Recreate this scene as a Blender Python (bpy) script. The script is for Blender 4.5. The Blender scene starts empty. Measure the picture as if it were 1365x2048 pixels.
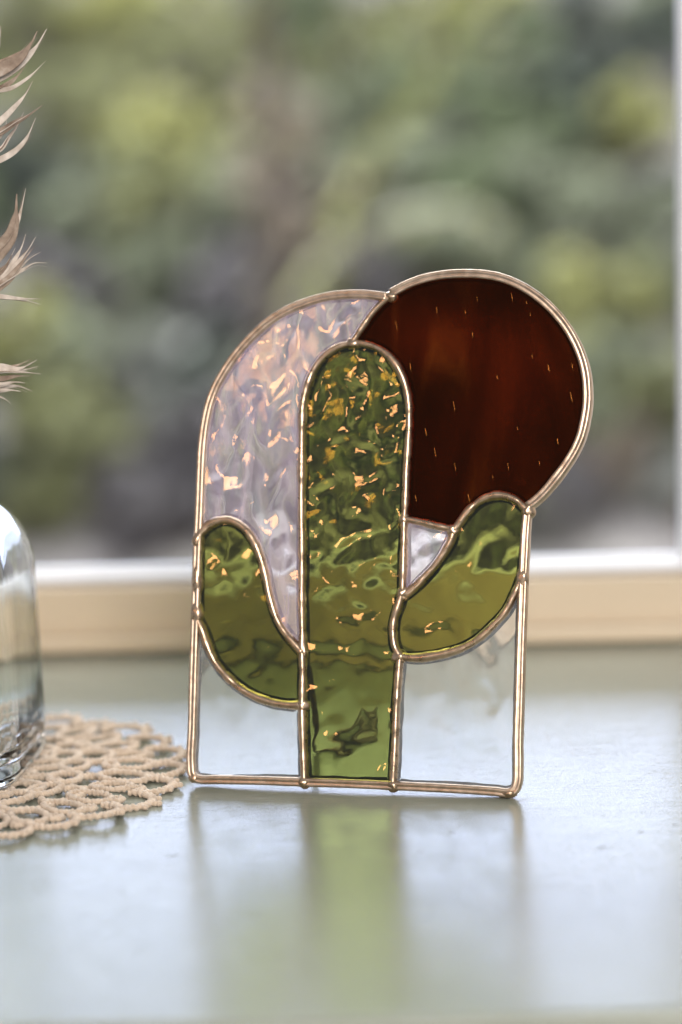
import bpy, bmesh, math, random
from mathutils import Vector, Matrix, noise as mn

# ------------------------------------------------------------------ camera
S = bpy.context.scene
F = 4835.0                       # focal length in photo pixels (85 mm on a 36 mm tall sensor)
PITCH = math.radians(9.0)
ROLL = 0.027
CAM = Vector((0.0, 0.0, 0.2806))
fw = Vector((0, math.cos(PITCH), -math.sin(PITCH)))
r0 = Vector((1, 0, 0)); u0 = Vector((0, math.sin(PITCH), math.cos(PITCH)))
rt = r0 * math.cos(ROLL) - u0 * math.sin(ROLL)
up = u0 * math.cos(ROLL) + r0 * math.sin(ROLL)
cd = bpy.data.cameras.new('camera'); cam = bpy.data.objects.new('camera', cd)
S.collection.objects.link(cam); S.camera = cam
cam.matrix_world = Matrix(((rt.x, up.x, -fw.x, CAM.x), (rt.y, up.y, -fw.y, CAM.y), (rt.z, up.z, -fw.z, CAM.z), (0, 0, 0, 1)))
cd.sensor_fit = 'VERTICAL'; cd.sensor_height = 36.0; cd.sensor_width = 24.0; cd.lens = 85.0
cd.clip_start = 0.02; cd.clip_end = 200
cd.dof.use_dof = True; cd.dof.focus_distance = 1.03; cd.dof.aperture_fstop = 3.0

# ------------------------------------------------------------------ world and lamps
W = bpy.data.worlds.new('World'); S.world = W; W.use_nodes = True
bg = W.node_tree.nodes['Background']
bg.inputs[0].default_value = (0.86, 0.92, 1.0, 1); bg.inputs[1].default_value = 0.34

def area(name, loc, target, sx, sy, watts, col):
    d = bpy.data.lights.new(name, 'AREA'); d.shape = 'RECTANGLE'; d.size = sx; d.size_y = sy
    d.energy = watts; d.color = col
    o = bpy.data.objects.new(name, d); S.collection.objects.link(o); o.location = loc
    o.rotation_euler = (Vector(target) - Vector(loc)).to_track_quat('-Z', 'Y').to_euler()
    return o
area('daylight_lamp', (0.5, 17.0, 3.5), (0, 1.0, 0.0), 28, 3.2, 1600, (0.63, 0.70, 1.0))
area('overhead_daylight_lamp', (0.3, 6.2, 6.0), (0, 4.0, 0), 9, 4.2, 1750, (0.95, 0.97, 1.0))
area('room_fill_lamp', (0.8, -2.3, 1.6), (0, 1.2, 0), 1.6, 1.4, 120, (1.0, 0.93, 0.85))  # unseen fill added to brighten the window frame and sill board
area('warm_lamp', (-0.86, -0.32, 0.83), (0.03, 1.0, 0.1), 0.14, 0.11, 1.3, (1.0, 0.44, 0.16))


S.view_settings.view_transform = 'Standard'; S.view_settings.look = 'None'
S.view_settings.exposure = 0.2; S.view_settings.gamma = 1.0
S.render.engine = 'CYCLES'
S.cycles.use_denoising = True
S.cycles.max_bounces = 14; S.cycles.transmission_bounces = 12; S.cycles.glossy_bounces = 6; S.cycles.transparent_max_bounces = 12
S.cycles.sample_clamp_indirect = 6.0; S.cycles.blur_glossy = 0.3

# ------------------------------------------------------------------ helpers
COL = S.collection
rnd = random.Random(7)

def ray(px, py):
    return fw + rt * ((px - 682.5) / F) + up * ((1024 - py) / F)
def on_ground(px, py, z=0.0):
    d = ray(px, py); t = (z - CAM.z) / d.z; return CAM + d * t
def on_plane(px, py, p0, n):
    d = ray(px, py); t = (p0 - CAM).dot(n) / d.dot(n); return CAM + d * t
def at_y(px, py, y):
    return on_plane(px, py, Vector((0, y, 0)), Vector((0, 1, 0)))

def tag(o, label=None, cat=None, group=None, kind=None):
    if label: o['label'] = label
    if cat: o['category'] = cat
    if group: o['group'] = group
    if kind: o['kind'] = kind
    return o
def empty(name, loc=(0, 0, 0)):
    o = bpy.data.objects.new(name, None); COL.objects.link(o); o.location = loc; o.empty_display_size = 0.02
    return o
def mesh(name, verts, faces, mat, parent=None, smooth=True, mats=None, fmi=None):
    me = bpy.data.meshes.new(name); me.from_pydata([tuple(v) for v in verts], [], faces); me.update()
    if smooth: me.polygons.foreach_set('use_smooth', [True] * len(me.polygons))
    for m in (mats or [mat]): me.materials.append(m)
    if fmi: me.polygons.foreach_set('material_index', fmi)
    return link(name, me, parent)
def link(name, me, parent=None):
    o = bpy.data.objects.new(name, me); COL.objects.link(o)
    if parent is not None: o.parent = parent
    return o
def box(name, c, size, mat, parent=None, bevel=0.0, rot=None, seg=3):
    bm = bmesh.new(); bmesh.ops.create_cube(bm, size=1.0)
    bmesh.ops.scale(bm, vec=Vector(size), verts=bm.verts)
    if bevel > 0:
        bmesh.ops.bevel(bm, geom=bm.edges[:], offset=bevel, segments=seg, profile=0.5, affect='EDGES')
    me = bpy.data.meshes.new(name); bm.to_mesh(me); bm.free(); me.materials.append(mat)
    me.polygons.foreach_set('use_smooth', [True] * len(me.polygons))
    o = link(name, me, parent); o.location = c
    if rot: o.rotation_euler = rot
    m = o.modifiers.new('wn', 'WEIGHTED_NORMAL'); m.keep_sharp = True
    return o

def catmull(pts, step, closed=False):
    pts = [Vector(p) for p in pts]; n = len(pts); out = []
    rng = range(n if closed else n - 1)
    for i in rng:
        if closed: p0, p1, p2, p3 = pts[i - 1], pts[i], pts[(i + 1) % n], pts[(i + 2) % n]
        else: p0, p1, p2, p3 = pts[max(i - 1, 0)], pts[i], pts[i + 1], pts[min(i + 2, n - 1)]
        k = max(1, int((p2 - p1).length / step))
        # centripetal-ish tangents
        d1 = max((p1 - p0).length, 1e-9); d2 = max((p2 - p1).length, 1e-9); d3 = max((p3 - p2).length, 1e-9)
        m1 = ((p1 - p0) / d1 * d2 + (p2 - p1) / d2 * d1) / (d1 + d2) if (p1 - p0).length > 1e-9 else (p2 - p1) / d2
        m2 = ((p2 - p1) / d2 * d3 + (p3 - p2) / d3 * d2) / (d2 + d3) if (p3 - p2).length > 1e-9 else (p2 - p1) / d2
        m1 = m1 * d2; m2 = m2 * d2
        for j in range(k):
            t = j / k; t2 = t * t; t3 = t2 * t
            out.append(p1 * (2 * t3 - 3 * t2 + 1) + m1 * (t3 - 2 * t2 + t) + p2 * (-2 * t3 + 3 * t2) + m2 * (t3 - t2))
    if not closed: out.append(pts[-1])
    return out

# ------------------------------------------------------------------ materials
class NT:
    def __init__(s, name):
        s.m = bpy.data.materials.new(name); s.m.use_nodes = True; s.t = s.m.node_tree
        s.b = s.t.nodes['Principled BSDF']; s.out = s.t.nodes['Material Output']
    def n(s, typ, **kw):
        x = s.t.nodes.new(typ)
        for k, v in kw.items():
            if k.startswith('i_'):
                k = k[2:]; k = int(k) if k.isdigit() else k.replace('_', ' ')
                x.inputs[k].default_value = v
            else: setattr(x, k, v)
        return x
    def l(s, a, ao, b, bi): s.t.links.new(a.outputs[ao], b.inputs[bi])
    def coords(s, scale=(1, 1, 1), rot=(0, 0, 0), out='Object'):
        tc = s.n('ShaderNodeTexCoord'); mp = s.n('ShaderNodeMapping')
        mp.inputs['Scale'].default_value = scale; mp.inputs['Rotation'].default_value = rot
        s.l(tc, out, mp, 'Vector'); return mp
    def ramp(s, src, so, stops):
        r = s.n('ShaderNodeValToRGB'); e = r.color_ramp.elements
        while len(e) < len(stops): e.new(0.5)
        for k, (p, c) in enumerate(stops):
            e[k].position = p; e[k].color = tuple(c) + (1,) if len(c) == 3 else c
        s.l(src, so, r, 'Fac'); return r
    def bump(s, src, so, dist, strength=1.0, prev=None):
        b = s.n('ShaderNodeBump'); b.inputs['Distance'].default_value = dist; b.inputs['Strength'].default_value = strength
        s.l(src, so, b, 'Height')
        if prev: s.l(prev, 'Normal', b, 'Normal')
        return b
def setp(b, **kw):
    for k, v in kw.items():
        k = k.replace('_', ' ')
        b.inputs[k].default_value = v
def c4(c): return (c[0], c[1], c[2], 1)

def plain(name, col, rough=0.5, metal=0.0, var=0.12, scale=20, bump=0.0, bscale=400, spec=0.5):
    t = NT(name); setp(t.b, Roughness=rough, Metallic=metal); t.b.inputs['Specular IOR Level'].default_value = spec
    mp = t.coords(); nz = t.n('ShaderNodeTexNoise', i_Scale=scale, i_Detail=5.0); t.l(mp, 0, nz, 'Vector')
    r = t.ramp(nz, 'Fac', [(0.3, [c * (1 - var) for c in col]), (0.7, [min(1, c * (1 + var)) for c in col])])
    t.l(r, 'Color', t.b, 'Base Color')
    if bump:
        n2 = t.n('ShaderNodeTexNoise', i_Scale=bscale, i_Detail=3.0); t.l(mp, 0, n2, 'Vector')
        b = t.bump(n2, 'Fac', bump); t.l(b, 'Normal', t.b, 'Normal')
    return t.m

def mat_table():
    t = NT('satin_painted_wood')
    mp = t.coords(); nz = t.n('ShaderNodeTexNoise', i_Scale=9.0, i_Detail=6.0); t.l(mp, 0, nz, 'Vector')
    r = t.ramp(nz, 'Fac', [(0.3, (0.225, 0.245, 0.20)), (0.7, (0.265, 0.285, 0.235))])
    # faint dark scuffs
    vo = t.n('ShaderNodeTexVoronoi', i_Scale=9.0); mp2 = t.coords((1, 3.2, 1), (0, 0, 0.4)); t.l(mp2, 0, vo, 'Vector')
    r2 = t.ramp(vo, 'Distance', [(0.02, (0.55, 0.55, 0.56)), (0.04, (1, 1, 1))])
    mx = t.n('ShaderNodeMix', data_type='RGBA', blend_type='MULTIPLY'); mx.inputs['Factor'].default_value = 0.55
    t.l(r, 'Color', mx, 6); t.l(r2, 'Color', mx, 7); t.l(mx, 2, t.b, 'Base Color')
    rr = t.n('ShaderNodeTexNoise', i_Scale=60.0, i_Detail=4.0); t.l(mp, 0, rr, 'Vector')
    mr = t.n('ShaderNodeMapRange', i_3=0.15, i_4=0.21); t.l(rr, 'Fac', mr, 0); t.l(mr, 0, t.b, 'Roughness')
    f1 = t.n('ShaderNodeTexNoise', i_Scale=1100.0, i_Detail=2.0); t.l(mp, 0, f1, 'Vector')
    mp3 = t.coords((6, 260, 1)); f2 = t.n('ShaderNodeTexNoise', i_Scale=3.0, i_Detail=3.0); t.l(mp3, 0, f2, 'Vector')
    b1 = t.bump(f1, 'Fac', 0.00011); b2 = t.bump(f2, 'Fac', 0.00015, 1.0, b1); t.l(b2, 'Normal', t.b, 'Normal')
    t.b.inputs['Specular IOR Level'].default_value = 0.6
    return t.m

def mat_metal(name, lo, hi, rough):
    t = NT(name); setp(t.b, Metallic=1.0)
    mp = t.coords(); nz = t.n('ShaderNodeTexNoise', i_Scale=260.0, i_Detail=6.0); t.l(mp, 0, nz, 'Vector')
    r = t.ramp(nz, 'Fac', [(0.35, lo), (0.65, hi)]); t.l(r, 'Color', t.b, 'Base Color')
    mr = t.n('ShaderNodeMapRange', i_3=rough - 0.06, i_4=rough + 0.1); t.l(nz, 'Fac', mr, 0); t.l(mr, 0, t.b, 'Roughness')
    n2 = t.n('ShaderNodeTexNoise', i_Scale=1500.0, i_Detail=3.0); t.l(mp, 0, n2, 'Vector')
    n3 = t.n('ShaderNodeTexNoise', i_Scale=180.0, i_Detail=2.0); t.l(mp, 0, n3, 'Vector')
    b1 = t.bump(n2, 'Fac', 0.00004); b2 = t.bump(n3, 'Fac', 0.0003, 0.6, b1); t.l(b2, 'Normal', t.b, 'Normal')
    return t.m

def glass_mat(name, col, hammer=0.0010, cell=150.0, stretch=(1, 1, 1), film=None, spec=0.5, tint=None, streak=None, rough=0.015, seedrot=0.0):
    t = NT(name); b = t.b
    setp(b, Roughness=rough, IOR=1.5); b.inputs['Transmission Weight'].default_value = 1.0
    b.inputs['Specular IOR Level'].default_value = spec
    if tint: b.inputs['Specular Tint'].default_value = c4(tint)
    b.inputs['Base Color'].default_value = c4(col)
    mp = t.coords(stretch, (0, seedrot, 0))
    if streak:
        mps = t.coords((75, 75, 16), (0, math.radians(-11), 0))
        nz = t.n('ShaderNodeTexNoise', i_Scale=0.55, i_Detail=5.0, i_Distortion=1.6); t.l(mps, 0, nz, 'Vector')
        r = t.ramp(nz, 'Fac', streak); t.l(r, 'Color', b, 'Base Color')
    if hammer > 0:
        nz1 = t.n('ShaderNodeTexNoise', i_Scale=cell, i_Detail=0.0, i_Distortion=0.35); t.l(mp, 0, nz1, 'Vector')
        nz2 = t.n('ShaderNodeTexNoise', i_Scale=cell * 2.7, i_Detail=1.0); t.l(mp, 0, nz2, 'Vector')
        b1 = t.bump(nz1, 'Fac', hammer * 1.6); b2 = t.bump(nz2, 'Fac', hammer * 0.08, 1.0, b1)
        t.l(b2, 'Normal', b, 'Normal'); last = b2
    if film:
        mps = t.coords((150, 150, 30), (0, 0.3, 0))
        nz = t.n('ShaderNodeTexNoise', i_Scale=0.8, i_Detail=4.0, i_Distortion=1.0); t.l(mps, 0, nz, 'Vector')
        r = t.ramp(nz, 'Fac', film[1])
        gl = t.n('ShaderNodeBsdfDiffuse'); t.l(r, 'Color', gl, 'Color')
        mx = t.n('ShaderNodeMixShader')
        n3 = t.n('ShaderNodeTexNoise', i_Scale=1.1, i_Detail=5.0, i_Distortion=0.8); t.l(mps, 0, n3, 'Vector')
        mr = t.n('ShaderNodeMapRange', i_1=0.3, i_2=0.7, i_3=film[0] * 0.6, i_4=film[0] * 1.4); t.l(n3, 'Fac', mr, 0); t.l(mr, 0, mx, 0)
        t.l(b, 0, mx, 1); t.l(gl, 0, mx, 2); t.l(mx, 0, t.out, 'Surface')
    return t.m

GREEN = (0.35, 0.375, 0.085)
M = {}
M['table'] = mat_table()
M['white'] = plain('white_vinyl', (0.88, 0.88, 0.91), 0.35, var=0.02)
M['beige'] = plain('beige_painted_wood', (0.585, 0.475, 0.345), 0.45, var=0.05, scale=12)
M['solder'] = mat_metal('copper_patina_solder', (0.42, 0.295, 0.195), (0.63, 0.465, 0.33), 0.27)
M['came'] = mat_metal('copper_patina_came', (0.46, 0.34, 0.245), (0.64, 0.50, 0.385), 0.33)
M['green'] = glass_mat('hammered_green_glass', GREEN, 0.0011, 98, seedrot=0.2)
M['green_arm'] = glass_mat('rippled_green_glass', (0.34, 0.355, 0.075), 0.0009, 84, seedrot=0.9)
M['green_back'] = glass_mat('green_glass_back', GREEN, 0.0003, 90)
M['clear'] = glass_mat('iridised_clear_glass', (0.93, 0.93, 0.96), 0.00085, 86, (1.1, 1.1, 0.85),
    film=(0.24, [(0.25, (0.66, 0.56, 0.84)), (0.5, (0.90, 0.74, 0.86)), (0.75, (0.72, 0.76, 0.80))], 0.05), seedrot=0.5)
M['ground'] = glass_mat('rippled_clear_glass', (0.97, 0.985, 0.985), 0.0007, 85, (1.2, 1.2, 0.8),
    film=(0.10, [(0.25, (0.82, 0.84, 0.92)), (0.75, (0.88, 0.95, 0.94))], 0.04), seedrot=0.3)
M['clear_back'] = glass_mat('clear_glass_back', (0.95, 0.96, 0.97), 0.0002, 60)
M['red'] = glass_mat('streaky_amber_red_glass', (0.2, 0.04, 0.01), 0.00012, 40, spec=0.2, tint=(0.9, 0.3, 0.15),
    streak=[(0.30, (0.045, 0.003, 0.0008)), (0.5, (0.11, 0.010, 0.0015)), (0.70, (0.46, 0.10, 0.012))])
M['red_back'] = M['red']
M['foil'] = plain('black_backed_foil', (0.012, 0.010, 0.009), 0.4)

# ------------------------------------------------------------------ setting: table top
A0 = on_ground(100, 1307); A1 = on_ground(1340, 1281)          # line where table meets the window board
wdir = (A1 - A0); wdir.z = 0; wdir.normalize(); wback = Vector((-wdir.y, wdir.x, 0)); wrot = math.atan2(wdir.y, wdir.x)
front_y = on_ground(682, 2041).y
WIN_Y = (A0.y + A1.y) / 2
depth = WIN_Y + 0.03 - front_y
tb = box('tabletop', (0, front_y + depth / 2, -0.0125), (1.7, depth, 0.025), M['table'], bevel=0.004)
tag(tb, kind='structure')

# small scuffs and paint chips on the table paint
M['scuff'] = plain('worn_paint_mark', (0.16, 0.16, 0.15), 0.6)
for (px_, py_, L_, w_, an_) in [(1205,1695,16,2.2,0.05),(1282,1664,13,1.6,0.1),(1350,1650,10,1.5,0.2),(842,1703,17,1.6,-0.1),(345,1712,22,0.7,0.25),(905,1665,16,0.6,-0.7),(1130,1770,5,1.5,0.4),(560,1780,5,1.2,0.1),(250,1830,6,1.4,0.8),(1010,1660,4,1.2,0.0),(1240,1840,14,0.7,0.5),(90,1760,12,0.7,-0.3)]:
    c_ = on_ground(px_, py_); vs = []
    for q in range(18):
        a = 2 * math.pi * q / 18; k_ = 1 + 0.4 * mn.noise(Vector((px_ + 2 * math.cos(a), 2 * math.sin(a), 0.3)))
        x_ = L_ * 0.000215 * 0.5 * k_ * math.cos(a); y_ = w_ * 0.000215 * 1.6 * k_ * math.sin(a)
        vs.append(Vector((x_ * math.cos(an_) - y_ * math.sin(an_), x_ * math.sin(an_) + y_ * math.cos(an_), 0)))
    vs += [v * 0.8 + Vector((0, 0, 0.00008)) for v in vs]
    o = mesh('scuff', vs, [tuple(range(18, 36))] + [(q, (q + 1) % 18, 18 + (q + 1) % 18, 18 + q) for q in range(18)], M['scuff'], tb)
    o.location = Vector((c_.x, c_.y, 0.00004)) - tb.location

# ------------------------------------------------------------------ window
wroot = empty('window', A0 + wdir * 0.15); wroot.rotation_euler = (0, 0, wrot)
tag(wroot, 'white framed window with beige wooden board below, looking onto shrubs', 'window')
def wl(px, py, back=0.0):                                     # pixel -> window local (x along, z up)
    p = on_plane(px, py, A0 + wback * back, wback); d = p - wroot.location
    return d.dot(wdir), d.z
ztop_board = wl(682, 1169)[1]; zbead = wl(682, 1256)[1]
ztop_rail = wl(682, 1117, 0.031)[1]; xst = wl(1364, 600, 0.012)[0]
xl = -0.75; xr = xst + 0.075; ztop = 0.56
cx = (xl + xr) / 2; wid = xr - xl
box('sill_board', (cx, 0.018, ztop_board / 2 + 0.0005), (wid + 0.16, 0.036, ztop_board), M['beige'], wroot, 0.0015)
box('bead_strip', (cx, -0.004, zbead / 2 + 0.0005), (wid + 0.16, 0.007, zbead), M['beige'], wroot, 0.003)
rail_h = ztop_rail - ztop_board
box('bottom_rail', (cx, 0.024, ztop_board + rail_h * 0.36), (wid, 0.030, rail_h * 0.66), M['white'], wroot, 0.004)
box('glazing_bead', (cx, 0.026, ztop_board + rail_h * 0.83), (wid - 0.02, 0.010, rail_h * 0.34), M['white'], wroot, 0.0025)
box('stile', (xst + 0.0375, 0.0245, (ztop + ztop_board) / 2 + 0.004), (0.075, 0.025, ztop - ztop_board), M['white'], wroot, 0.004)
box('stile', (xl + 0.03, 0.030, (ztop + ztop_board) / 2 + 0.004), (0.06, 0.034, ztop - ztop_board), M['white'], wroot, 0.004)
box('top_rail', (cx, 0.030, ztop + 0.03), (wid, 0.036, 0.06), M['white'], wroot, 0.004)
box('casing', (xr + 0.042, 0.016, (ztop + ztop_board) / 2 + 0.07), (0.08, 0.036, ztop - ztop_board + 0.14), M['beige'], wroot, 0.003)
box('casing', (xl - 0.042, 0.016, (ztop + ztop_board) / 2 + 0.07), (0.08, 0.036, ztop - ztop_board + 0.14), M['beige'], wroot, 0.003)
t = NT('window_glass'); fr = t.n('ShaderNodeFresnel', i_IOR=1.3); tr = t.n('ShaderNodeBsdfTransparent'); gl = t.n('ShaderNodeBsdfGlossy')
tr.inputs[0].default_value = (0.97, 0.985, 0.975, 1)
gl.inputs['Roughness'].default_value = 0.02; mx = t.n('ShaderNodeMixShader')
t.l(fr, 0, mx, 0); t.l(tr, 0, mx, 1); t.l(gl, 0, mx, 2); t.l(mx, 0, t.out, 'Surface')
box('pane', (cx, 0.034, (ztop + ztop_rail) / 2), (wid - 0.08, 0.004, ztop - ztop_rail + 0.02), t.m, wroot)
box('casing', (cx, 0.0155, ztop + 0.101), (wid + 0.004, 0.035, 0.08), M['beige'], wroot, 0.003)
M['wall'] = plain('warm_white_plaster', (0.72, 0.69, 0.64), 0.8, var=0.04, scale=6)
wallo = empty('window_wall', wroot.location); wallo.rotation_euler = (0, 0, wrot); tag(wallo, kind='structure')
zh = ztop + 0.05; WT = 1.75
box('header', (cx, 0.067, (zh + WT) / 2), (3.0, 0.06, WT - zh), M['wall'], wallo)
box('side_wall', (cx - wid / 2 - 0.02 - 0.74 + 0.005, 0.067, (zh - 0.8) / 2), (1.47, 0.06, zh + 0.8 - 0.001), M['wall'], wallo)
box('side_wall', (cx + wid / 2 + 0.02 + 0.74 - 0.005, 0.067, (zh - 0.8) / 2), (1.47, 0.06, zh + 0.8 - 0.001), M['wall'], wallo)
box('apron', (cx, 0.067, -0.4), (wid + 0.03, 0.06, 0.799), M['wall'], wallo)

# ------------------------------------------------------------------ stained glass panel
B0 = on_ground(388, 1573); B1 = on_ground(1030, 1598)
bx_ = (B1 - B0); bx_.z = 0; bx_.normalize(); bk = Vector((-bx_.y, bx_.x, 0))
LEAN = math.radians(14.0)
pz = Vector((0, 0, 1)) * math.cos(LEAN) + bk * math.sin(LEAN)
pn = bk * math.cos(LEAN) - Vector((0, 0, 1)) * math.sin(LEAN)        # local +Y, away from the viewer
porg = (B0 + B1) / 2 + pz * 0.0002
panel = empty('stained_glass_panel')
panel.matrix_world = Matrix(((bx_.x, pn.x, pz.x, porg.x), (bx_.y, pn.y, pz.y, porg.y), (bx_.z, pn.z, pz.z, porg.z), (0, 0, 0, 1)))
tag(panel, 'leaded stained glass panel of a green cactus before a dark red sun', 'glass panel')
FY = -0.0022                                                          # front surface used for the tracing
def pl(px, py, y=FY):
    p = on_plane(px, py, porg + pn * y, pn) - porg
    return Vector((p.dot(bx_), 0, p.dot(pz)))
def crop(ox, oy, s, pts): return [(ox + x / s, oy + y / s) for x, y in pts]

sky_arc = crop(360, 520, 2.73, [(104,1365),(110,1200),(121,1000),(136,885),(160,780),(193,692),(242,604),(310,507),(388,419),(475,340),(572,278),(688,229),(805,197),(920,185),(1040,188),(1130,200)])
sun_arc = crop(760, 520, 2.73, [(60,182),(150,135),(250,100),(350,82),(450,76),(560,80),(660,98),(760,138),(850,193),(930,262),(1000,342),(1050,420),(1090,505),(1117,595),(1130,700),(1128,800),(1115,880),(1095,960),(1060,1040),(1010,1120),(950,1200),(900,1260),(850,1308),(806,1342)])
sun_left = crop(360, 520, 2.73, [(1150,192),(1110,225),(1060,275),(1015,335),(975,395),(945,440),(928,458)])
body_l = [(608,1560),(605.6,1485),(604,1427),(604.7,1339),(604,1309),(604.5,1273),(603,1214),(603.5,1126),(602.5,1009),(602.5,960),(603,900),(603.6,849.6),(606,805),(614.6,769),(631,732),(653,707),(678.7,692),(704,686)]
body_r = [(704,686),(730,687),(755.6,696),(777.6,712),(796,736),(808.7,765),(816,798),(818,835),(816,886),(812.5,941),(811,985),(810,1010),(808,1039)]
body_r2 = [(808,1039),(807.4,1077),(806,1136),(804.5,1183)]
body_r3 = [(804.5,1183),(795.7,1212),(787.5,1238),(785.4,1268),(790,1295),(799.6,1313)]
body_r4 = [(799.6,1313),(796,1353),(792.3,1412),(789.4,1485),(786.4,1544),(785,1569)]
larm_top = [(394,1082),(401,1065),(412.7,1053),(430,1043),(451,1039),(471,1044.5),(489,1057.7),(503.6,1076.7),(515,1100),(524,1126.5),(531.4,1156),(537,1185),(544.6,1214),(556,1243.7),(571,1267),(588.6,1287.7),(604,1305)]
larm_bot = [(393,1236),(404,1261),(415.7,1295),(430,1324),(448,1347),(471,1369),(497.7,1387),(524,1398.7),(553.4,1406.6),(582.7,1410),(604,1410)]
sun_bot = [(808,1037),(842.6,1044),(875,1052),(905,1058)]
rarm_in = [(804.5,1190),(812,1187),(828,1174),(851,1150.5),(872,1127),(889.5,1100.7),(901,1080),(907,1061)]
rarm_top = [(907,1061),(918.8,1045),(933.4,1024.5),(951,1007),(971.5,995),(995,990),(1018.4,993.7),(1036,1002.5),(1047,1013),(1055,1021)]
rarm_bot = [(1044,1150),(1037.4,1168),(1027,1191.5),(1009.6,1223.7),(986,1250),(956.8,1276.5),(927.5,1294),(892.4,1305.8),(857,1313),(828,1315.5),(799.6,1313)]
r_side = [(1055,1022),(1051.5,1060),(1049,1106),(1046.5,1160),(1044,1224),(1041,1309),(1038.5,1400),(1036,1485),(1036,1540),(1034.5,1566),(1029,1580),(1015,1586)]
bottom = [(993,1584),(905,1578),(817,1573.5),(700,1568),(609,1565),(506.5,1561.5),(420,1560),(404,1560)]
l_side = [(390,1556),(383,1547),(381.5,1533),(383.5,1456),(387.5,1309),(391,1200),(394,1100)]

pull = {}
def P(pts): return [pl(*p) for p in pts]

def profile_tube(name, path, prof, mat, closed=False, jitter=0.0, seed=0, cap=True):
    """prof: list of (n, y) offsets; path in the local XZ plane"""
    n = len(path); vs = []; fs = []; k = len(prof)
    for i, p in enumerate(path):
        a = path[i - 1] if (i > 0 or closed) else p
        b = path[(i + 1) % n] if (i < n - 1 or closed) else p
        tg = (b - a); tg.normalize(); nn = Vector((tg.z, 0, -tg.x))
        j = 1.0 + jitter * mn.noise(Vector((p.x * 90 + seed * 7.3, seed, p.z * 90))) + jitter * 0.6 * mn.noise(Vector((p.x * 300, seed + 9, p.z * 300)))
        for (o, y) in prof: vs.append(p + nn * (o * j) + Vector((0, y * (1 + (j - 1) * 0.5), 0)))
    for i in range(n if closed else n - 1):
        a = i * k; b = ((i + 1) % n) * k
        for q in range(k): fs.append((a + q, a + (q + 1) % k, b + (q + 1) % k, b + q))
    if cap and not closed:
        fs.append(tuple(range(k))[::-1]); fs.append(tuple((n - 1) * k + q for q in range(k)))
    o = mesh(name, vs, fs, mat, panel)
    bm = bmesh.new(); bm.from_mesh(o.data); bmesh.ops.recalc_face_normals(bm, faces=bm.faces[:]); bm.to_mesh(o.data); bm.free()
    return o

mm = 0.001
came_prof = [(x * mm, y * mm) for x, y in [(2.0,-2.1),(1.75,-2.75),(1.2,-3.0),(0.5,-2.95),(0.15,-2.75),(-0.2,-2.95),(-0.9,-3.35),(-1.6,-3.25),(-2.1,-2.8),(-2.35,-2.0),(-2.35,3.6),(-1.9,4.2),(1.5,3.6),(2.0,2.6)]]
came_prof = [(a * 0.9, b) for a, b in came_prof]
came_prof_s = [(-a, b) for a, b in came_prof]
border = catmull(P(r_side + bottom + l_side + sky_arc), 0.0012)
# direction of travel is clockwise seen from the front; outward side is to the left of travel here
profile_tube('border_came', border, came_prof_s, M['came'], jitter=0.05, seed=1)
profile_tube('sun_came', catmull(P(sun_arc), 0.0012), came_prof, M['came'], jitter=0.05, seed=2)

def bead(w=2.15, d=3.4, k=14):
    return [(w * mm * math.cos(a), d * mm * math.sin(a)) for a in [2 * math.pi * q / k for q in range(k)]]
lines = [sun_left, body_l + body_r[1:], body_r2, body_r3, body_r4, larm_top, larm_bot, sun_bot, rarm_in, rarm_top, rarm_bot]
wd = [1.95, 1.95, 1.9, 2.1, 2.0, 2.05, 2.05, 2.0, 2.0, 2.0, 2.05]
for i, (L, w) in enumerate(zip(lines, wd)):
    profile_tube('solder_line', catmull(P(L), 0.001), bead(w * 0.94, 3.3 + 0.07 * (i % 4)), M['solder'], jitter=0.26, seed=10 + i)

def blob(c, rx, rz, ry, seed):
    bm = bmesh.new(); bmesh.ops.create_icosphere(bm, subdivisions=3, radius=1.0)
    for v in bm.verts:
        s = 1 + 0.22 * mn.noise(v.co * 1.6 + Vector((seed * 3.1, 0, 0)))
        v.co = Vector((v.co.x * rx * s, v.co.y * ry * s, v.co.z * rz * s))
    me = bpy.data.meshes.new('solder_joint'); bm.to_mesh(me); bm.free(); me.materials.append(M['solder'])
    me.polygons.foreach_set('use_smooth', [True] * len(me.polygons))
    o = link('solder_joint', me, panel); o.location = c
    return o
joints = [(783,592,2.9,2.4,3.7),(706,686,3.6,2.2,3.6),(1056,1021,3.0,3.0,3.8),(906,1060,2.8,2.8,3.6),(808,1038,2.6,3.0,3.6),(805,1187,2.7,3.4,3.6),
          (798,1313,3.2,2.9,3.6),(604,1300,2.6,4.0,3.6),(604,1411,2.9,2.9,3.6),(607,1564,3.0,2.6,3.8),(786,1571,3.0,2.5,3.8),(393,1228,2.7,5.6,3.8),
          (394,1160,2.3,8.5,3.7),(395,1078,2.5,4.2,3.7),(1044,1156,2.5,4.6,3.7),(1017,1586,3.2,1.9,3.6),(388,1556,2.6,2.2,3.5)]
for i, (x, y, a, b, d) in enumerate(joints): blob(pl(x, y), a * 1.1 * mm, b * 1.12 * mm, d * 1.05 * mm, i)

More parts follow.
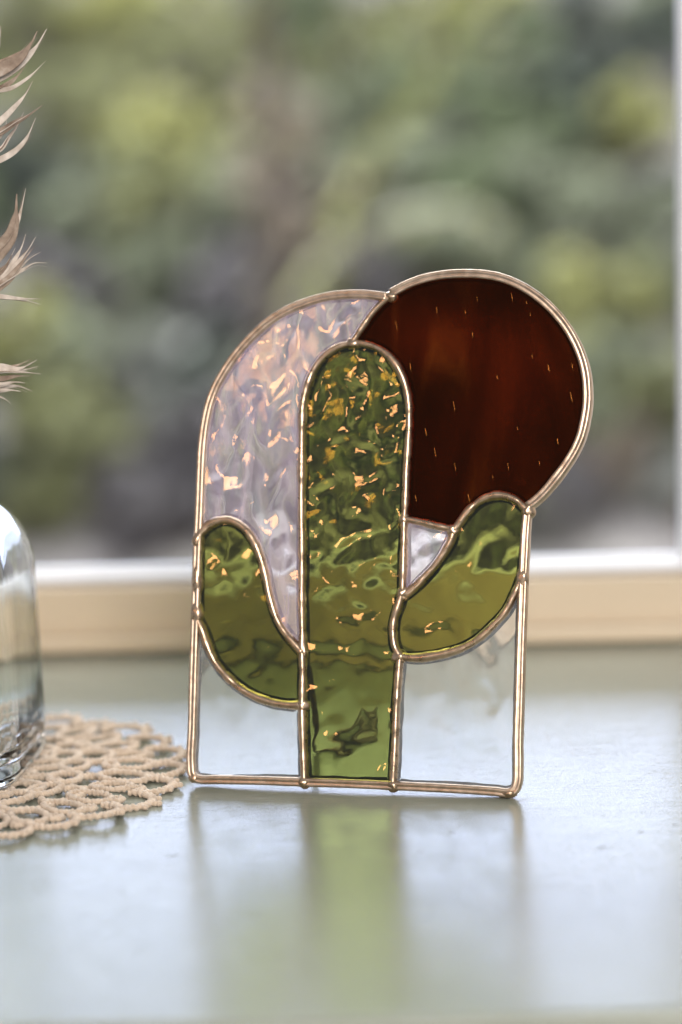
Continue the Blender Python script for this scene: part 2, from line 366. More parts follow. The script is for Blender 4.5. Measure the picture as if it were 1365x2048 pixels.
# glass pieces: thick plates, front hammered, back nearly flat
def plate(name, loop, mf, mb, label=None, inset=0.0006, th=0.0030, foil=2.3):
    pts = [];
    for p in loop:
        if not pts or (p - pts[-1]).length > 0.0004: pts.append(p)
    if (pts[0] - pts[-1]).length < 0.0004: pts.pop()
    n = len(pts)
    ar = sum(pts[i].x * pts[(i + 1) % n].z - pts[(i + 1) % n].x * pts[i].z for i in range(n))
    if ar < 0: pts.reverse()
    q = []
    for i, p in enumerate(pts):
        tg = pts[(i + 1) % n] - pts[i - 1]; tg.normalize()
        q.append(p + Vector((-tg.z, 0, tg.x)) * inset)
    from mathutils.geometry import delaunay_2d_cdt
    v2, _e, tri, *_r = delaunay_2d_cdt([Vector((v.x, v.z)) for v in q], [(i, (i + 1) % n) for i in range(n)], [], 1, 1e-6)
    if len(v2) != n: print('plate', name, 'crossing outline', n, len(v2))
    m_ = len(v2)
    vs = [Vector((v.x, -th / 2, v.y)) for v in v2] + [Vector((v.x, th / 2, v.y)) for v in v2]
    fs = [tuple(t_) for t_ in tri] + [tuple(x + m_ for x in t_)[::-1] for t_ in tri]
    cnt = {}
    for t_ in tri:
        for x, y in zip(t_, tuple(t_[1:]) + (t_[0],)): cnt[(x, y)] = 1
    rim = [(x, y) for (x, y) in cnt if (y, x) not in cnt]
    fs += [(y, x, x + m_, y + m_) for x, y in rim]
    nf = len(tri)
    o = mesh(name, vs, fs, None, panel, smooth=False, mats=[mf, mb, M['foil']], fmi=[0] * nf + [1] * nf + [2] * (len(fs) - 2 * nf))
    bm = bmesh.new(); bm.from_mesh(o.data); bmesh.ops.recalc_face_normals(bm, faces=bm.faces[:]); bm.to_mesh(o.data); bm.free()
    if label: o['label'] = label
    # dark foil lapping onto the back of the piece
    bv = []
    for i, p in enumerate(q):
        tg = q[(i + 2) % n] - q[i - 2]; tg.normalize(); nn = Vector((-tg.z, 0, tg.x))
        wv = (foil + 0.35 * mn.noise(Vector((p.x * 160, 3.3, p.z * 160)))) * mm
        bv += [p + Vector((0, th / 2 + 0.00008, 0)), p + nn * wv + Vector((0, th / 2 + 0.00008, 0)), p + nn * wv + Vector((0, th / 2 + 0.0002, 0)), p + Vector((0, th / 2 + 0.0002, 0))]
    bf = []
    for i in range(n):
        a = 4 * i; b = 4 * ((i + 1) % n)
        for k in range(4): bf.append((a + k, a + (k + 1) % 4, b + (k + 1) % 4, b + k))
    fo = mesh('foil_edge', bv, bf, M['foil'], o, smooth=False)
    return o
def loop(*segs):
    out = []
    for s in segs: out += catmull(P(s), 0.002)
    return out
rv = lambda s: s[::-1]
full_r = [(1055,1022)] + r_side[1:]
body_lo = [p for p in body_l]
# cactus trunk
plate('cactus_trunk_glass', loop(rv(body_l), ) [::-1] + loop(body_r, body_r2, body_r3, body_r4) + loop([(785,1569),(700,1567),(609,1563)]), M['green'], M['green_back'], 'hammered olive green glass')
plate('cactus_arm_glass', loop([(393,1236),(394,1160),(394,1082)], larm_top, [(604,1305),(604.5,1340),(604,1410)], rv(larm_bot)), M['green_arm'], M['green_back'])
plate('cactus_arm_glass', loop(rarm_in, rarm_top, [(1055,1021),(1049,1106),(1044,1150)], rarm_bot, rv(body_r3)), M['green_arm'], M['green_back'])
plate('sun_glass', loop(rv(sun_left), sun_arc, rv(rarm_top), rv(sun_bot), rv(body_r)), M['red'], M['red_back'], 'dark red streaky glass disc')
skyl = [(394,1082)] + [(396,1050)] + sky_arc + [(783,592)]
bl_up = [p for p in body_l if p[1] <= 1305]
plate('sky_glass', loop(skyl, sun_left, rv(bl_up), rv(larm_top)), M['clear'], M['clear_back'], 'iridescent clear hammered glass')
plate('sky_glass', loop(sun_bot, rv(rarm_in), rv(body_r2)), M['clear'], M['clear_back'])
plate('ground_glass', loop([(393,1236),(391,1245),(387.5,1309),(383.5,1456),(381.5,1533),(383,1547),(390,1556),(404,1560),(506.5,1561.5),(608,1564)], [p for p in body_l if p[1] >= 1410], rv(larm_bot)), M['ground'], M['clear_back'])
plate('ground_glass', loop(rarm_bot, body_r4, [(785,1569),(817,1573),(905,1577),(993,1583),(1015,1585),(1029,1579),(1034.5,1566),(1036,1540),(1036,1485),(1038.5,1400),(1041,1309),(1044,1224),(1044,1150)]), M['ground'], M['clear_back'])

# seed bubbles in the red glass, their glints put in as amber metal colour
t = NT('amber_bubble_glint'); setp(t.b, Roughness=0.12, Metallic=1.0); t.b.inputs['Base Color'].default_value = (0.24, 0.095, 0.022, 1); M['bubble'] = t.m
vs = []; fs = []
for (x, y) in crop(760, 520, 2.73, [(530,210),(310,275),(720,200),(800,230),(820,295),(465,280),(505,405),(830,525),(920,590),(165,580),(90,360),(405,800),(750,920),(970,990),(870,1110),(410,1130),(700,1130),(615,1185),(485,1300),(195,1300),(1050,580),(1045,750),(640,640),(250,940),(300,1050)]):
    c = pl(x, y); L = rnd.uniform(0.8, 2.6) * mm; w = rnd.uniform(0.05, 0.13) * mm; b = len(vs)
    ax = Vector((math.sin(math.radians(12)), 0, -math.cos(math.radians(12)))); pr = Vector((ax.z, 0, -ax.x))
    for s in (-1, -0.5, 0.5, 1):
        ww = w * (1 if abs(s) < 0.9 else 0.15)
        for q in range(6):
            a = q / 6 * 2 * math.pi
            vs.append(c + ax * (s * L) + pr * (ww * math.cos(a)) + Vector((0, -0.00152 + 0.5 * ww * math.sin(a), 0)))
    for s in range(3):
        for q in range(6): fs.append((b + s * 6 + q, b + s * 6 + (q + 1) % 6, b + (s + 1) * 6 + (q + 1) % 6, b + (s + 1) * 6 + q))
o = mesh('seed_bubbles', vs, fs, M['bubble'], panel); o['kind'] = 'stuff'

# bent wire easel foot soldered behind the trunk line
def round_tube(name, path, rad, mat, parent, k=8, radii=None):
    n = len(path); vs = []; fs = []; prev = None
    for i, p in enumerate(path):
        tg = path[min(i + 1, n - 1)] - path[max(i - 1, 0)]; tg.normalize()
        ref = prev if prev is not None else (Vector((1, 0, 0)) if abs(tg.x) < 0.8 else Vector((0, 1, 0)))
        s = ref - tg * ref.dot(tg); s.normalize(); q2 = tg.cross(s); prev = s
        r = radii[i] if radii else rad
        for q in range(k):
            a = 2 * math.pi * q / k; vs.append(p + s * (r * math.cos(a)) + q2 * (r * math.sin(a)))
    for i in range(n - 1):
        for q in range(k): fs.append((i * k + q, (i + 1) * k + q, (i + 1) * k + (q + 1) % k, i * k + (q + 1) % k))
    fs.append(tuple(range(k))); fs.append(tuple((n - 1) * k + q for q in range(k))[::-1])
    return mesh(name, vs, fs, mat, parent)
inv = panel.matrix_world.inverted()
def loc_(v): return inv @ v
g = lambda x, y: loc_(on_ground(x, y, 0.0016))
M['dark_wire'] = mat_metal('dark_wire', (0.10, 0.075, 0.06), (0.18, 0.13, 0.10), 0.45)
w0 = pl(612, 1330) + Vector((0, 0.0045, 0)); w1 = pl(618, 1440) + Vector((0, 0.010, 0))
foot = round_tube('stand_wire', catmull([w0, w1, g(648, 1500), g(672, 1490), g(705, 1462), g(735, 1440), g(752, 1418)], 0.002), 0.0014, M['dark_wire'], panel)
foot['label'] = 'bent dark wire foot behind the trunk'
round_tube('stand_wire', catmull([g(688, 1474), g(712, 1472), g(735, 1462), g(752, 1450)], 0.002), 0.0013, M['dark_wire'], panel)

# ------------------------------------------------------------------ crocheted doily
t = NT('beige_crochet_cotton'); setp(t.b, Roughness=0.95); t.b.inputs['Specular IOR Level'].default_value = 0.15
t.b.inputs['Sheen Weight'].default_value = 0.3
mp = t.coords(); nz = t.n('ShaderNodeTexNoise', i_Scale=350.0, i_Detail=4.0); t.l(mp, 0, nz, 'Vector')
r = t.ramp(nz, 'Fac', [(0.3, (0.52, 0.40, 0.30)), (0.7, (0.74, 0.60, 0.47))]); t.l(r, 'Color', t.b, 'Base Color')
n2 = t.n('ShaderNodeTexNoise', i_Scale=1800.0, i_Detail=3.0); t.l(mp, 0, n2, 'Vector'); b = t.bump(n2, 'Fac', 0.0008); t.l(b, 'Normal', t.b, 'Normal')
M['cotton'] = t.m
DC = on_ground(-23, 1558)
RX = (on_ground(369, 1549) - DC).length; RY = 0.105
doily = empty('crochet_doily', DC); tag(doily, 'beige crocheted cotton doily under the glass bottle', 'doily')
def cord_mesh(name, path, closed, r, k=8, knot=0.0025):
    n = len(path); vs = []; fs = []; s_ = 0.0
    for i, p in enumerate(path):
        a = path[i - 1] if (i or closed) else p; b = path[(i + 1) % n] if (i < n - 1 or closed) else p
        tg = (b - a).normalized(); nn = Vector((tg.y, -tg.x, 0)).normalized()
        if i: s_ += (p - path[i - 1]).length
        ph = s_ / knot * math.pi
        for q in range(k):
            an = 2 * math.pi * q / k
            rr = r * (0.66 + 0.56 * abs(math.sin(ph + an * 0.5))) * (1 + 0.35 * mn.noise(Vector((p.x * 900, p.y * 900, q))))
            vs.append(p + nn * (rr * math.cos(an)) + Vector((0, 0, rr * 0.85 * math.sin(an))))
    for i in range(n if closed else n - 1):
        for q in range(k):
            j = (i + 1) % n; fs.append((i * k + q, i * k + (q + 1) % k, j * k + (q + 1) % k, j * k + q))
    if not closed:
        fs.append(tuple(range(k))[::-1]); fs.append(tuple((n - 1) * k + q for q in range(k)))
    me = bpy.data.meshes.new(name); me.from_pydata([tuple(v) for v in vs], [], fs); me.update()
    me.polygons.foreach_set('use_smooth', [True] * len(me.polygons)); me.materials.append(M['cotton'])
    bm = bmesh.new(); bm.from_mesh(me); bmesh.ops.recalc_face_normals(bm, faces=bm.faces[:]); bm.to_mesh(me); bm.free()
    return me
def add_picots(me, pts, r):
    bm = bmesh.new(); bm.from_mesh(me)
    for (x, y) in pts:
        res = bmesh.ops.create_icosphere(bm, subdivisions=2, radius=r)
        bmesh.ops.translate(bm, verts=res['verts'], vec=(x, y, 0.0003))
    for f in bm.faces: f.smooth = True
    bm.to_mesh(me); bm.free()
def oval(a, b, n=90, t0=0, t1=2 * math.pi, closed=True):
    m_ = n if closed else n - 1
    return [Vector((a * math.cos(t0 + (t1 - t0) * i / m_), b * math.sin(t0 + (t1 - t0) * i / m_), 0)) for i in range(n)]
# meshes in local frame: +x radially outwards
arc_path = [Vector((0.0095 * math.cos(q) - 0.001, 0.0098 * math.sin(q), 0)) for q in [math.radians(-112 + 224 * i / 79) for i in range(80)]]
m_arc = cord_mesh('edge_loop', arc_path, False, 0.0016)
add_picots(m_arc, [(0.0104, 0.0), (0.0092, 0.0058), (0.0092, -0.0058), (0.0118, 0.0004)], 0.0013)
m_ring = cord_mesh('cord_ring', oval(0.0105, 0.0064), True, 0.0015)
m_ring2 = cord_mesh('cord_ring', oval(0.0068, 0.0088), True, 0.0017)
m_arc2 = cord_mesh('cord_loop', oval(0.0085, 0.0105, 80, math.radians(-130), math.radians(130), False), False, 0.0017)
m_knot = cord_mesh('cord_ring', oval(0.0030, 0.0030, 40), True, 0.0016)
def ring_row(name, me, rr, N, jit=0.1, ph=0.0, z=0.0017, s=1.0):
    for i in range(N):
        a = 2 * math.pi * (i + ph) / N
        x = RX * rr * math.cos(a); y = RY * rr * math.sin(a)
        if DC.x + x < -0.20: continue                       # far beyond the picture's left border
        o = link(name, me, doily)
        o.location = (x + rnd.uniform(-1, 1) * 0.0007, y + rnd.uniform(-1, 1) * 0.0007, z + rnd.uniform(-0.0002, 0.0014))
        nx = math.cos(a) / RX; ny = math.sin(a) / RY
        o.rotation_euler = (rnd.uniform(-.05, .05), rnd.uniform(-.06, .06), math.atan2(ny, nx) + rnd.uniform(-jit, jit))
        k_ = s * rnd.uniform(0.88, 1.1); o.scale = (k_, k_, 1)
ring_row('edge_loop', m_arc, 0.885, 24, 0.12, 0.0, 0.0017, 1.14)
ring_row('cord_ring', m_ring, 0.72, 26, 0.14, 0.3, 0.0021)
ring_row('cord_loop', m_arc2, 0.56, 17, 0.1, 0.1)
ring_row('cord_ring', m_ring2, 0.43, 14, 0.1, 0.4, 0.0020)
ring_row('cord_ring', m_ring, 0.31, 15, 0.1, 0.0, 0.0017)
ring_row('cord_ring', m_knot, 0.185, 9, 0.3, 0.0, 0.0016, 1.3)
ring_row('cord_ring', m_knot, 0.83, 28, 0.3, 0.5, 0.0015, 0.8)

# ------------------------------------------------------------------ square glass bottle
Q1 = on_ground(87, 1493, 0.004); Q2 = on_ground(2, 1592, 0.004)
e1 = (Q2 - Q1); e1.z = 0; side = e1.length; e1.normalize()                 # towards the viewer
e2 = Vector((e1.y, -e1.x, 0));
if e2.x > 0: e2 = -e2                                                       # towards the left
side = min(max(side, 0.06), 0.10)
bc = Q1 + e1 * side / 2 + e2 * side / 2 + Vector((0.0035, 0, 0)); side *= 1.04
print('bottle side', side, 'centre', bc, 'panel yaw', math.degrees(math.atan2(bx_.y, bx_.x)), 'window yaw', math.degrees(wrot), 'doily R', RX, 'panel w', (pl(1036,1500)-pl(383,1500)).length, 'top', pl(925,548), pl(404,890), pl(384,1500), pl(1056,1030), pl(1036,1500), 'win y', A0.y, A1.y, front_y)
bottle = empty('glass_bottle', (bc.x, bc.y, 0.0045)); bottle.rotation_euler = (0, 0, math.atan2(-e2.y, -e2.x))
tag(bottle, 'square clear glass bottle with rounded shoulders standing on the crochet doily', 'bottle')
t = NT('clear_bottle_glass'); setp(t.b, Roughness=0.01, IOR=1.48); t.b.inputs['Transmission Weight'].default_value = 1.0
t.b.inputs['Base Color'].default_value = (0.96, 0.985, 0.985, 1)
mp = t.coords((1, 1, 0.35)); nz = t.n('ShaderNodeTexNoise', i_Scale=40.0, i_Detail=1.0); t.l(mp, 0, nz, 'Vector'); b = t.bump(nz, 'Fac', 0.00025); t.l(b, 'Normal', t.b, 'Normal')
M['bottle'] = t.m
h = side / 2
def sq_ring(half, z, p, n=72):
    out = []
    for i in range(n):
        a = 2 * math.pi * i / n; c, s = math.cos(a), math.sin(a)
        r = half / ((abs(c) ** p + abs(s) ** p) ** (1.0 / p))
        out.append(Vector((r * c, r * s, z)))
    return out
HB = 0.088
prof = [(0.80, 0.0, 6), (0.93, 0.0006, 6), (0.985, 0.003, 6), (1.0, 0.007, 6)]
prof += [(1.0 - 0.03 * (k / 6) ** 2, 0.007 + (HB - 0.007) * k / 6, 6) for k in range(1, 7)]
for k in range(1, 11):
    a = k / 10 * math.pi / 2
    prof.append((0.36 + 0.61 * math.cos(a), HB + 0.034 * math.sin(a), 6 - 4 * k / 10))
prof += [(0.36, HB + 0.045, 2), (0.36, HB + 0.062, 2), (0.43, HB + 0.064, 2), (0.44, HB + 0.070, 2), (0.40, HB + 0.074, 2)]
inner = [(0.33, HB + 0.074, 2), (0.30, HB + 0.06, 2), (0.30, HB + 0.040, 2)]
for k in range(9, -1, -1):
    a = k / 10 * math.pi / 2
    inner.append((0.30 + 0.595 * math.cos(a), HB - 0.001 + 0.031 * math.sin(a), 6 - 4 * k / 10))
inner += [(0.91, HB * 0.5, 6), (0.92, 0.018, 6), (0.88, 0.011, 6), (0.7, 0.008, 5), (0.3, 0.0085, 3)]
vs = []; fs = []; n = 72
for (s_, z, p) in prof + inner: vs += sq_ring(h * s_, z, p, n)
R = len(prof) + len(inner)
for i in range(R - 1):
    for q in range(n): fs.append((i * n + q, i * n + (q + 1) % n, (i + 1) * n + (q + 1) % n, (i + 1) * n + q))
fs.append(tuple(range(n))[::-1]); fs.append(tuple((R - 1) * n + q for q in range(n)))
mesh('glass_body', vs, fs, M['bottle'], bottle)

# ------------------------------------------------------------------ dried flower stem
SY = bc.y
t = NT('dried_bract'); setp(t.b, Roughness=0.75); mp = t.coords((1, 1, 1)); nz = t.n('ShaderNodeTexNoise', i_Scale=160.0, i_Detail=5.0); t.l(mp, 0, nz, 'Vector')
r = t.ramp(nz, 'Fac', [(0.3, (0.15, 0.10, 0.07)), (0.55, (0.31, 0.235, 0.18)), (0.75, (0.52, 0.44, 0.37))]); t.l(r, 'Color', t.b, 'Base Color')
t.b.inputs['Subsurface Weight'].default_value = 0.0
M['bract'] = t.m
t = NT('pale_dried_bract'); setp(t.b, Roughness=0.75); mp = t.coords((1, 1, 1)); nz = t.n('ShaderNodeTexNoise', i_Scale=200.0, i_Detail=5.0); t.l(mp, 0, nz, 'Vector')
r = t.ramp(nz, 'Fac', [(0.3, (0.36, 0.29, 0.235)), (0.7, (0.68, 0.60, 0.53))]); t.l(r, 'Color', t.b, 'Base Color'); M['pale'] = t.m
dried = empty('dried_flower_stem', (bc.x, bc.y, 0.02))
tag(dried, 'dried brown flower stem with curled papery bracts standing in the bottle', 'dried flower')
def dl(v): return v - Vector((bc.x, bc.y, 0.02))
stem_px = (-78, -78)
st = [Vector((0.0, 0.0, 0.012)) * 0.0 + Vector((0, 0, 0.0)), dl(Vector((bc.x + 0.002, SY, 0.10))), dl(Vector((bc.x + 0.004, SY, 0.17)))]
for y in (850, 700, 560, 400, 250, 100, -60): st.append(dl(at_y(-72 + 6 * math.sin(y * 0.01), y, SY)))
round_tube('stem', catmull(st, 0.004), 0.0022, M['bract'], dried, 10)
def bract(pts, w, mat, dy=0.0, blunt=False, base_dy=0.0):
    """flattened, cupped blade along a traced spine; w = half width in photo pixels"""
    n0 = len(pts)
    sp = [dl(at_y(x, y, SY + base_dy + (dy - base_dy) * (i / (n0 - 1)))) for i, (x, y) in enumerate(pts)]
    path = catmull(sp, 0.0012); n = len(path); px = 1.03 / F; vs = []; fs = []; k = 8
    for i, p in enumerate(path):
        u = i / (n - 1)
        tg = (path[min(i + 1, n - 1)] - path[max(i - 1, 0)]).normalized()
        sd = Vector((0, 1, 0)).cross(tg).normalized(); nrm = sd.cross(tg)
        ww = w * px * (0.25 + 0.75 * math.sin(math.pi * min(1, u * 0.9 + 0.25)) ** 0.8) * (1 - max(0, (u - 0.75) / 0.25) * 0.75)
        tk = 0.22 * ww + 0.00012
        for q in range(k):
            a = 2 * math.pi * q / k; cc = math.cos(a)
            vs.append(p + sd * (ww * cc) + nrm * (tk * math.sin(a) + 0.45 * ww * cc * cc))
    for i in range(n - 1):
        for q in range(k): fs.append((i * k + q, (i + 1) * k + q, (i + 1) * k + (q + 1) % k, i * k + (q + 1) % k))
    fs.append(tuple(range(k))); fs.append(tuple((n - 1) * k + q for q in range(k))[::-1])
    return mesh('bract', vs, fs, mat, dried)
ST = -68
B = M['bract']; PA = M['pale']
for pts, w, m_, dy in [
    ([(ST,190),(-30,150),(0,140),(40,117),(64,86),(75,62)], 9, B, -0.004), ([(ST,200),(-30,165),(5,150),(45,124),(72,95),(94,58)], 7, PA, 0.003),
    ([(ST,180),(-20,140),(10,128),(45,105),(68,78)], 8, B, 0.006), ([(ST,215),(-20,190),(5,176),(32,156),(52,130)], 5, B, 0.0),
    ([(ST,210),(-20,184),(24,176),(56,156),(92,122)], 3.2, PA, -0.004), ([(ST,290),(-25,262),(4,240),(28,216),(52,188),(66,162)], 4.5, PA, 0.002),
    ([(ST,300),(-20,274),(5,262),(32,245),(60,229),(86,210)], 5, B, -0.003), ([(ST,340),(-20,310),(4,297),(18,276),(36,250),(48,224)], 3, PA, 0.006),
    ([(ST,340),(-25,328),(4,318),(26,306),(50,282),(72,236)], 4.2, PA, -0.002), ([(ST,350),(-25,330),(4,317),(34,297),(62,276)], 4, B, 0.004),
    ([(ST,300),(-20,284),(2,274),(12,254),(14,238)], 2.5, PA, 0.0), ([(ST,150),(-30,130),(-6,100),(0,72),(2,52)], 5, PA, 0.0),
    ([(ST,560),(-35,535),(0,500),(22,472),(31,440),(34,388)], 11, B, -0.003), ([(ST,565),(-30,540),(4,498),(26,468),(39,434),(52,377)], 4.5, PA, 0.003),
    ([(ST,600),(-25,575),(8,556),(30,520),(44,494),(52,468)], 5, PA, 0.004), ([(ST,600),(-25,578),(10,556),(36,525),(58,498),(72,474)], 4.2, PA, 0.0),
    ([(ST,605),(-25,582),(10,562),(36,535),(56,510),(70,492)], 4, B, -0.004), ([(ST,605),(-25,585),(12,562),(44,532),(64,514),(82,504)], 3.2, PA, 0.002),
    ([(ST,605),(-25,586),(14,560),(48,538),(70,526),(94,526)], 3.4, PA, -0.003), ([(ST,595),(-25,570),(4,545),(20,518),(31,496)], 3, PA, 0.005),
    ([(ST,610),(-25,590),(0,575),(26,556),(44,535)], 5, B, -0.002), ([(ST,600),(-30,560),(-2,545),(14,530),(24,510)], 6, B, 0.003),
    ([(ST,585),(-20,590),(4,593),(40,597),(84,598)], 3.4, PA, -0.003), ([(ST,585),(-20,592),(10,595),(50,600),(82,609)], 3.0, PA, 0.0),
    ([(ST,750),(-25,736),(4,733),(40,737),(62,727),(74,720)], 4.6, PA, -0.002), ([(ST,755),(-25,742),(6,738),(44,740),(77,733)], 3.4, PA, 0.002),
    ([(ST,760),(-25,748),(6,742),(46,744),(82,748)], 3.2, PA, -0.004), ([(ST,755),(-20,742),(14,736),(44,727),(62,719)], 3.6, B, 0.004),
    ([(ST,765),(-20,757),(6,757),(34,752),(62,752)], 4.2, B, 0.0), ([(ST,775),(-20,770),(6,769),(30,764),(50,766)], 4.2, PA, -0.003),
    ([(ST,780),(-20,775),(6,774),(36,772),(66,783)], 3.0, PA, 0.003), ([(ST,785),(-20,782),(4,781),(24,780),(42,783)], 4.2, PA, 0.0), ([(ST,790),(-20,790),(2,794),(14,800),(22,808)], 2.0, PA, 0.002)]:
    bract(pts, w * 1.65, m_, dy)
    for _ in range(1):                                   # thin frayed blades beside each bract
        f = rnd.uniform(0.55, 1.0); a_ = rnd.uniform(-10, 10); k2 = rnd.uniform(0.0, 9.0)
        q_ = [(x + a_ * 0.5 * (i / len(pts)) ** 2 + (0 if i else 0), y + a_ * (i / len(pts)) ** 2 + k2 * 0.3) for i, (x, y) in enumerate(pts)]
        q_[-1] = (q_[-2][0] + (q_[-1][0] - q_[-2][0]) * f, q_[-2][1] + (q_[-1][1] - q_[-2][1]) * f)
        bract(q_, rnd.uniform(1.1, 2.0), rnd.choice((B, PA)), dy + rnd.uniform(-0.006, 0.006))

# ------------------------------------------------------------------ outside: hillside and shrubs
def hill_z(y, x=0.0):
    return -1.25 + min(max(0.0, y - 6.2), 3.5) * 0.62 + 0.05 * math.sin(x * 2.1 + y) 
def hill_mat():
    t = NT('leaf_litter_soil'); setp(t.b, Roughness=1.0); mp = t.coords(); nz = t.n('ShaderNodeTexNoise', i_Scale=2.2, i_Detail=6.0); t.l(mp, 0, nz, 'Vector')
    r = t.ramp(nz, 'Fac', [(0.3, (0.15, 0.13, 0.145)), (0.55, (0.24, 0.215, 0.205)), (0.75, (0.36, 0.32, 0.26))]); t.l(r, 'Color', t.b, 'Base Color'); return t.m
xs = [-16 + i * 0.8 for i in range(41)]; ys = [1.6 + j * 0.6 for j in range(36)]
vs = [Vector((x, y, hill_z(y, x))) for y in ys for x in xs]; nx = len(xs)
fs = [(j * nx + i, j * nx + i + 1, (j + 1) * nx + i + 1, (j + 1) * nx + i) for j in range(len(ys) - 1) for i in range(nx - 1)]
tag(mesh('hillside', vs, fs, hill_mat()), kind='structure')

def leaf_mat(name, col):
    t = NT(name); setp(t.b, Roughness=0.55); mp = t.coords(); nz = t.n('ShaderNodeTexNoise', i_Scale=7.0, i_Detail=3.0); t.l(mp, 0, nz, 'Vector')
    r = t.ramp(nz, 'Fac', [(0.3, [c * 0.6 for c in col]), (0.7, [min(1, c * 1.4) for c in col])]); t.l(r, 'Color', t.b, 'Base Color')
    return t.m
PALS = {'olive': (0.26, 0.262, 0.12), 'yellow': (0.43, 0.42, 0.165), 'green': (0.19, 0.225, 0.12), 'dark': (0.085, 0.10, 0.078), 'grey': (0.29, 0.31, 0.21), 'brown': (0.32, 0.25, 0.19), 'purple_shade': (0.185, 0.165, 0.175), 'pale': (0.38, 0.38, 0.35)}  # the purplish leaves carry the dark shadow between plants as colour
DESC = {'olive': 'olive green', 'yellow': 'bright yellow green', 'green': 'mid green', 'dark': 'very dark green', 'grey': 'greyish green', 'brown': 'brown leaved', 'purple_shade': 'shade-dark purplish', 'pale': 'pale silvery'}
LM = {k: leaf_mat('leaves_' + k, v) for k, v in PALS.items()}
M['bark'] = plain('bark', (0.16, 0.125, 0.105), 0.9, var=0.3, scale=14)

def on_hill(px, py):
    d = ray(px, py); t = 3.0
    while t < 30:
        p = CAM + d * t
        if p.z <= hill_z(p.y, p.x): return p
        t += 0.03
    return CAM + d * 14
def shrub(px, py, rad_px, pal, lift=0.0, seed=0, near=0.0):
    """a rounded shrub rooted on the slope, its crown seen around the pixel"""
    rg = random.Random(1000 + seed)
    p = on_hill(px, py + rad_px * 0.75)
    dist = (p - CAM).length; r = rad_px * dist / F
    root = empty('shrub', (p.x, p.y, p.z - 0.02)); 
    tag(root, LABELS[seed], 'shrub', 'shrubs on the slope outside')
    cz = r * 0.95; vs = []; fs = []
    nclump = 16
    cl = []
    for _ in range(nclump):
        v = Vector((rg.gauss(0, 1), rg.gauss(0, 1), rg.gauss(0, 1))).normalized() * (rg.random() ** 0.4) * r
        cl.append((Vector((v.x, v.y, cz + v.z * 0.85)), r * rg.uniform(0.22, 0.42)))
    for c, cr in cl:
        for _ in range(55):
            d = Vector((rg.gauss(0, 1), rg.gauss(0, 1), rg.gauss(0, 1))).normalized()
            q = c + d * cr * rg.uniform(0.5, 1.0)
            a = Vector((rg.gauss(0, 1), rg.gauss(0, 1), rg.gauss(0, 1))).normalized(); nrm = (d * 0.8 + a).normalized()
            s = nrm.orthogonal().normalized(); s2 = nrm.cross(s); L = rg.uniform(0.022, 0.045); w = L * 0.45
            b = len(vs); vs += [q - s * L, q + s2 * w + nrm * 0.004, q + s * L, q - s2 * w + nrm * 0.004]; fs.append((b, b + 1, b + 2, b + 3))
    mesh('foliage', vs, fs, LM[pal], root, smooth=False)
    bmv = []; 
    stp = [Vector((0, 0, -0.02)), Vector((0.02 * rg.uniform(-1, 1), 0, cz * 0.5)), Vector((0.05 * rg.uniform(-1, 1), 0.0, cz * 1.2))]
    path = catmull(stp, 0.05); round_tube('stem', path, 0.02, M['bark'], root, 6, [0.025 * (1 - 0.7 * i / len(path)) for i in range(len(path))])
spots = [  # px, py, radius px, palette
    (60,60,170,'olive'),(260,30,150,'yellow'),(420,140,150,'olive'),(600,40,150,'green'),(760,110,150,'olive'),(930,40,130,'yellow'),(1040,150,140,'green'),(1200,90,150,'dark'),(1330,40,110,'grey'),
    (170,230,150,'olive'),(330,290,140,'yellow'),(560,270,100,'brown'),(700,260,130,'grey'),(860,260,150,'green'),(1010,300,130,'green'),(1150,230,130,'dark'),(1270,280,100,'yellow'),
    (60,380,120,'dark'),(200,420,120,'grey'),(300,440,140,'olive'),(450,420,110,'grey'),(600,430,130,'brown'),(760,400,130,'grey'),(930,420,120,'green'),(1080,400,120,'grey'),(1230,440,120,'grey'),(1340,380,80,'purple_shade'),
    (140,590,120,'purple_shade'),(330,570,110,'grey'),(450,600,120,'purple_shade'),(560,560,100,'brown'),(700,560,110,'purple_shade'),(860,520,120,'grey'),(1010,540,100,'grey'),(1190,610,110,'yellow'),(1310,580,90,'grey'),
    (40,700,120,'yellow'),(200,720,120,'grey'),(310,760,110,'pale'),(420,740,100,'dark'),(1240,760,110,'grey'),(1320,820,100,'olive'),(1150,820,100,'grey'),
    (100,880,120,'olive'),(240,900,100,'olive'),(360,900,110,'purple_shade'),(1230,930,100,'brown'),(1130,980,90,'purple_shade'),(1340,960,70,'pale'),
    (90,1020,90,'olive'),(270,1030,90,'purple_shade'),(390,1010,70,'purple_shade'),(560,800,120,'grey'),(700,760,120,'dark'),(850,800,120,'dark'),(640,960,110,'purple_shade'),(820,980,110,'purple_shade'),(1000,960,110,'grey'),
    (-120,120,170,'olive'),(-140,420,150,'green'),(-130,720,150,'olive'),(-120,980,130,'dark'),(1500,150,160,'dark'),(1520,450,150,'grey'),(1500,760,150,'olive'),(1500,1000,120,'brown')]
def where(px, py):
    v = 'at the foot of the slope' if py > 850 else 'low on the slope' if py > 640 else 'halfway up the slope' if py > 350 else 'high on the slope' if py > -50 else 'along the crest of the slope'
    return v
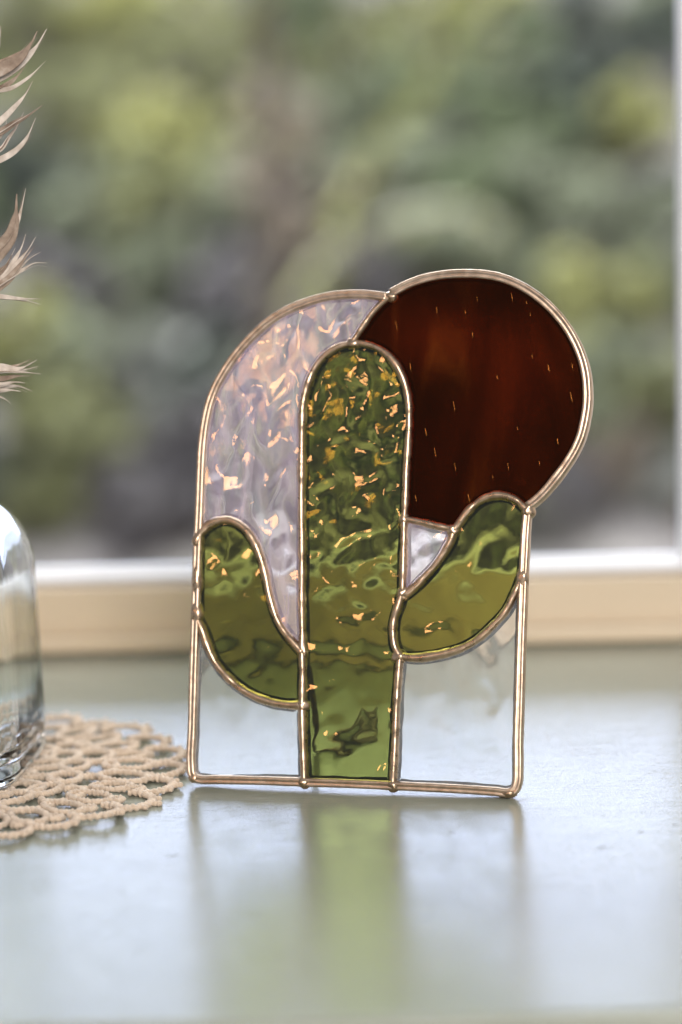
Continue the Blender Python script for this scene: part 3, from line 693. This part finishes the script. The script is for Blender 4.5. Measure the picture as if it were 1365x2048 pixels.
def beside(px, py):
    if py < -50: return 'above the rest'
    if px < 0: return 'past the dried flower'
    if px < 150: return 'behind the dried flower bracts' if py < 800 else 'behind the bottle shoulder'
    if px < 380: return 'between dried flower and brown trunk' if py < 560 else 'beside the clear arched glass'
    if px < 640: return 'at the slender brown trunk' if py < 520 else 'behind the clear arched glass'
    if px < 800: return 'under the leaning sapling' if py < 520 else 'behind the cactus top'
    if px < 1100: return 'over the red glass sun' if py < 520 else 'behind the red glass sun'
    if px < 1280: return 'between red sun and window stile'
    return 'close to the white window stile'
LABELS = []
for (x, y, r_, p_) in spots:
    LABELS.append('%s %s shrub %s, %s' % ('large' if r_ >= 130 else 'mid-sized' if r_ >= 105 else 'small', DESC[p_], where(x, y), beside(x, y)))
for i, (x, y, r_, p_) in enumerate(spots): shrub(x, y, r_, p_, seed=i)

# thin saplings between the shrubs
def sapling(pts, y0, rad, mat, label):
    base = at_y(pts[0][0], pts[0][1], y0); base.z = hill_z(base.y, base.x)
    root = empty('sapling', base); tag(root, label, 'sapling')
    path = catmull([Vector((0, 0, -0.02))] + [at_y(x, y, y0 - 0.02 * i) - base for i, (x, y) in enumerate(pts)], 0.05)
    round_tube('trunk', path, rad, mat, root, 7, [rad * (1 - 0.6 * i / len(path)) for i in range(len(path))])
    vs = []; fs = []; rg = random.Random(5)
    for p in path[len(path) // 2:]:
        for _ in range(3):
            d = Vector((rg.gauss(0, 1), rg.gauss(0, 1), rg.gauss(0, 1))).normalized(); q = p + d * 0.04; s = d.orthogonal().normalized(); s2 = d.cross(s)
            b = len(vs); vs += [q - s * 0.03, q + s2 * 0.012, q + s * 0.03, q - s2 * 0.012]; fs.append((b, b + 1, b + 2, b + 3))
    mesh('crown', vs, fs, LM['yellow'], root, smooth=False)
M['ygreen'] = plain('young_green_bark', (0.38, 0.38, 0.12), 0.7)
M['straw'] = plain('straw_stem', (0.52, 0.50, 0.40), 0.8)
sapling([(650,700),(700,390),(780,270),(870,130),(960,-20)], 6.3, 0.016, M['ygreen'], 'thin yellow green sapling leaning diagonally outside')
sapling([(560,800),(620,560),(700,480),(820,430),(930,420),(1010,470)], 6.1, 0.022, M['straw'], 'pale arching stem bowed over the dark shrubs outside')
sapling([(540,800),(535,450),(545,250),(530,40),(520,-100)], 6.6, 0.055, M['bark'], 'slender brown trunk rising upright among the shrubs outside')
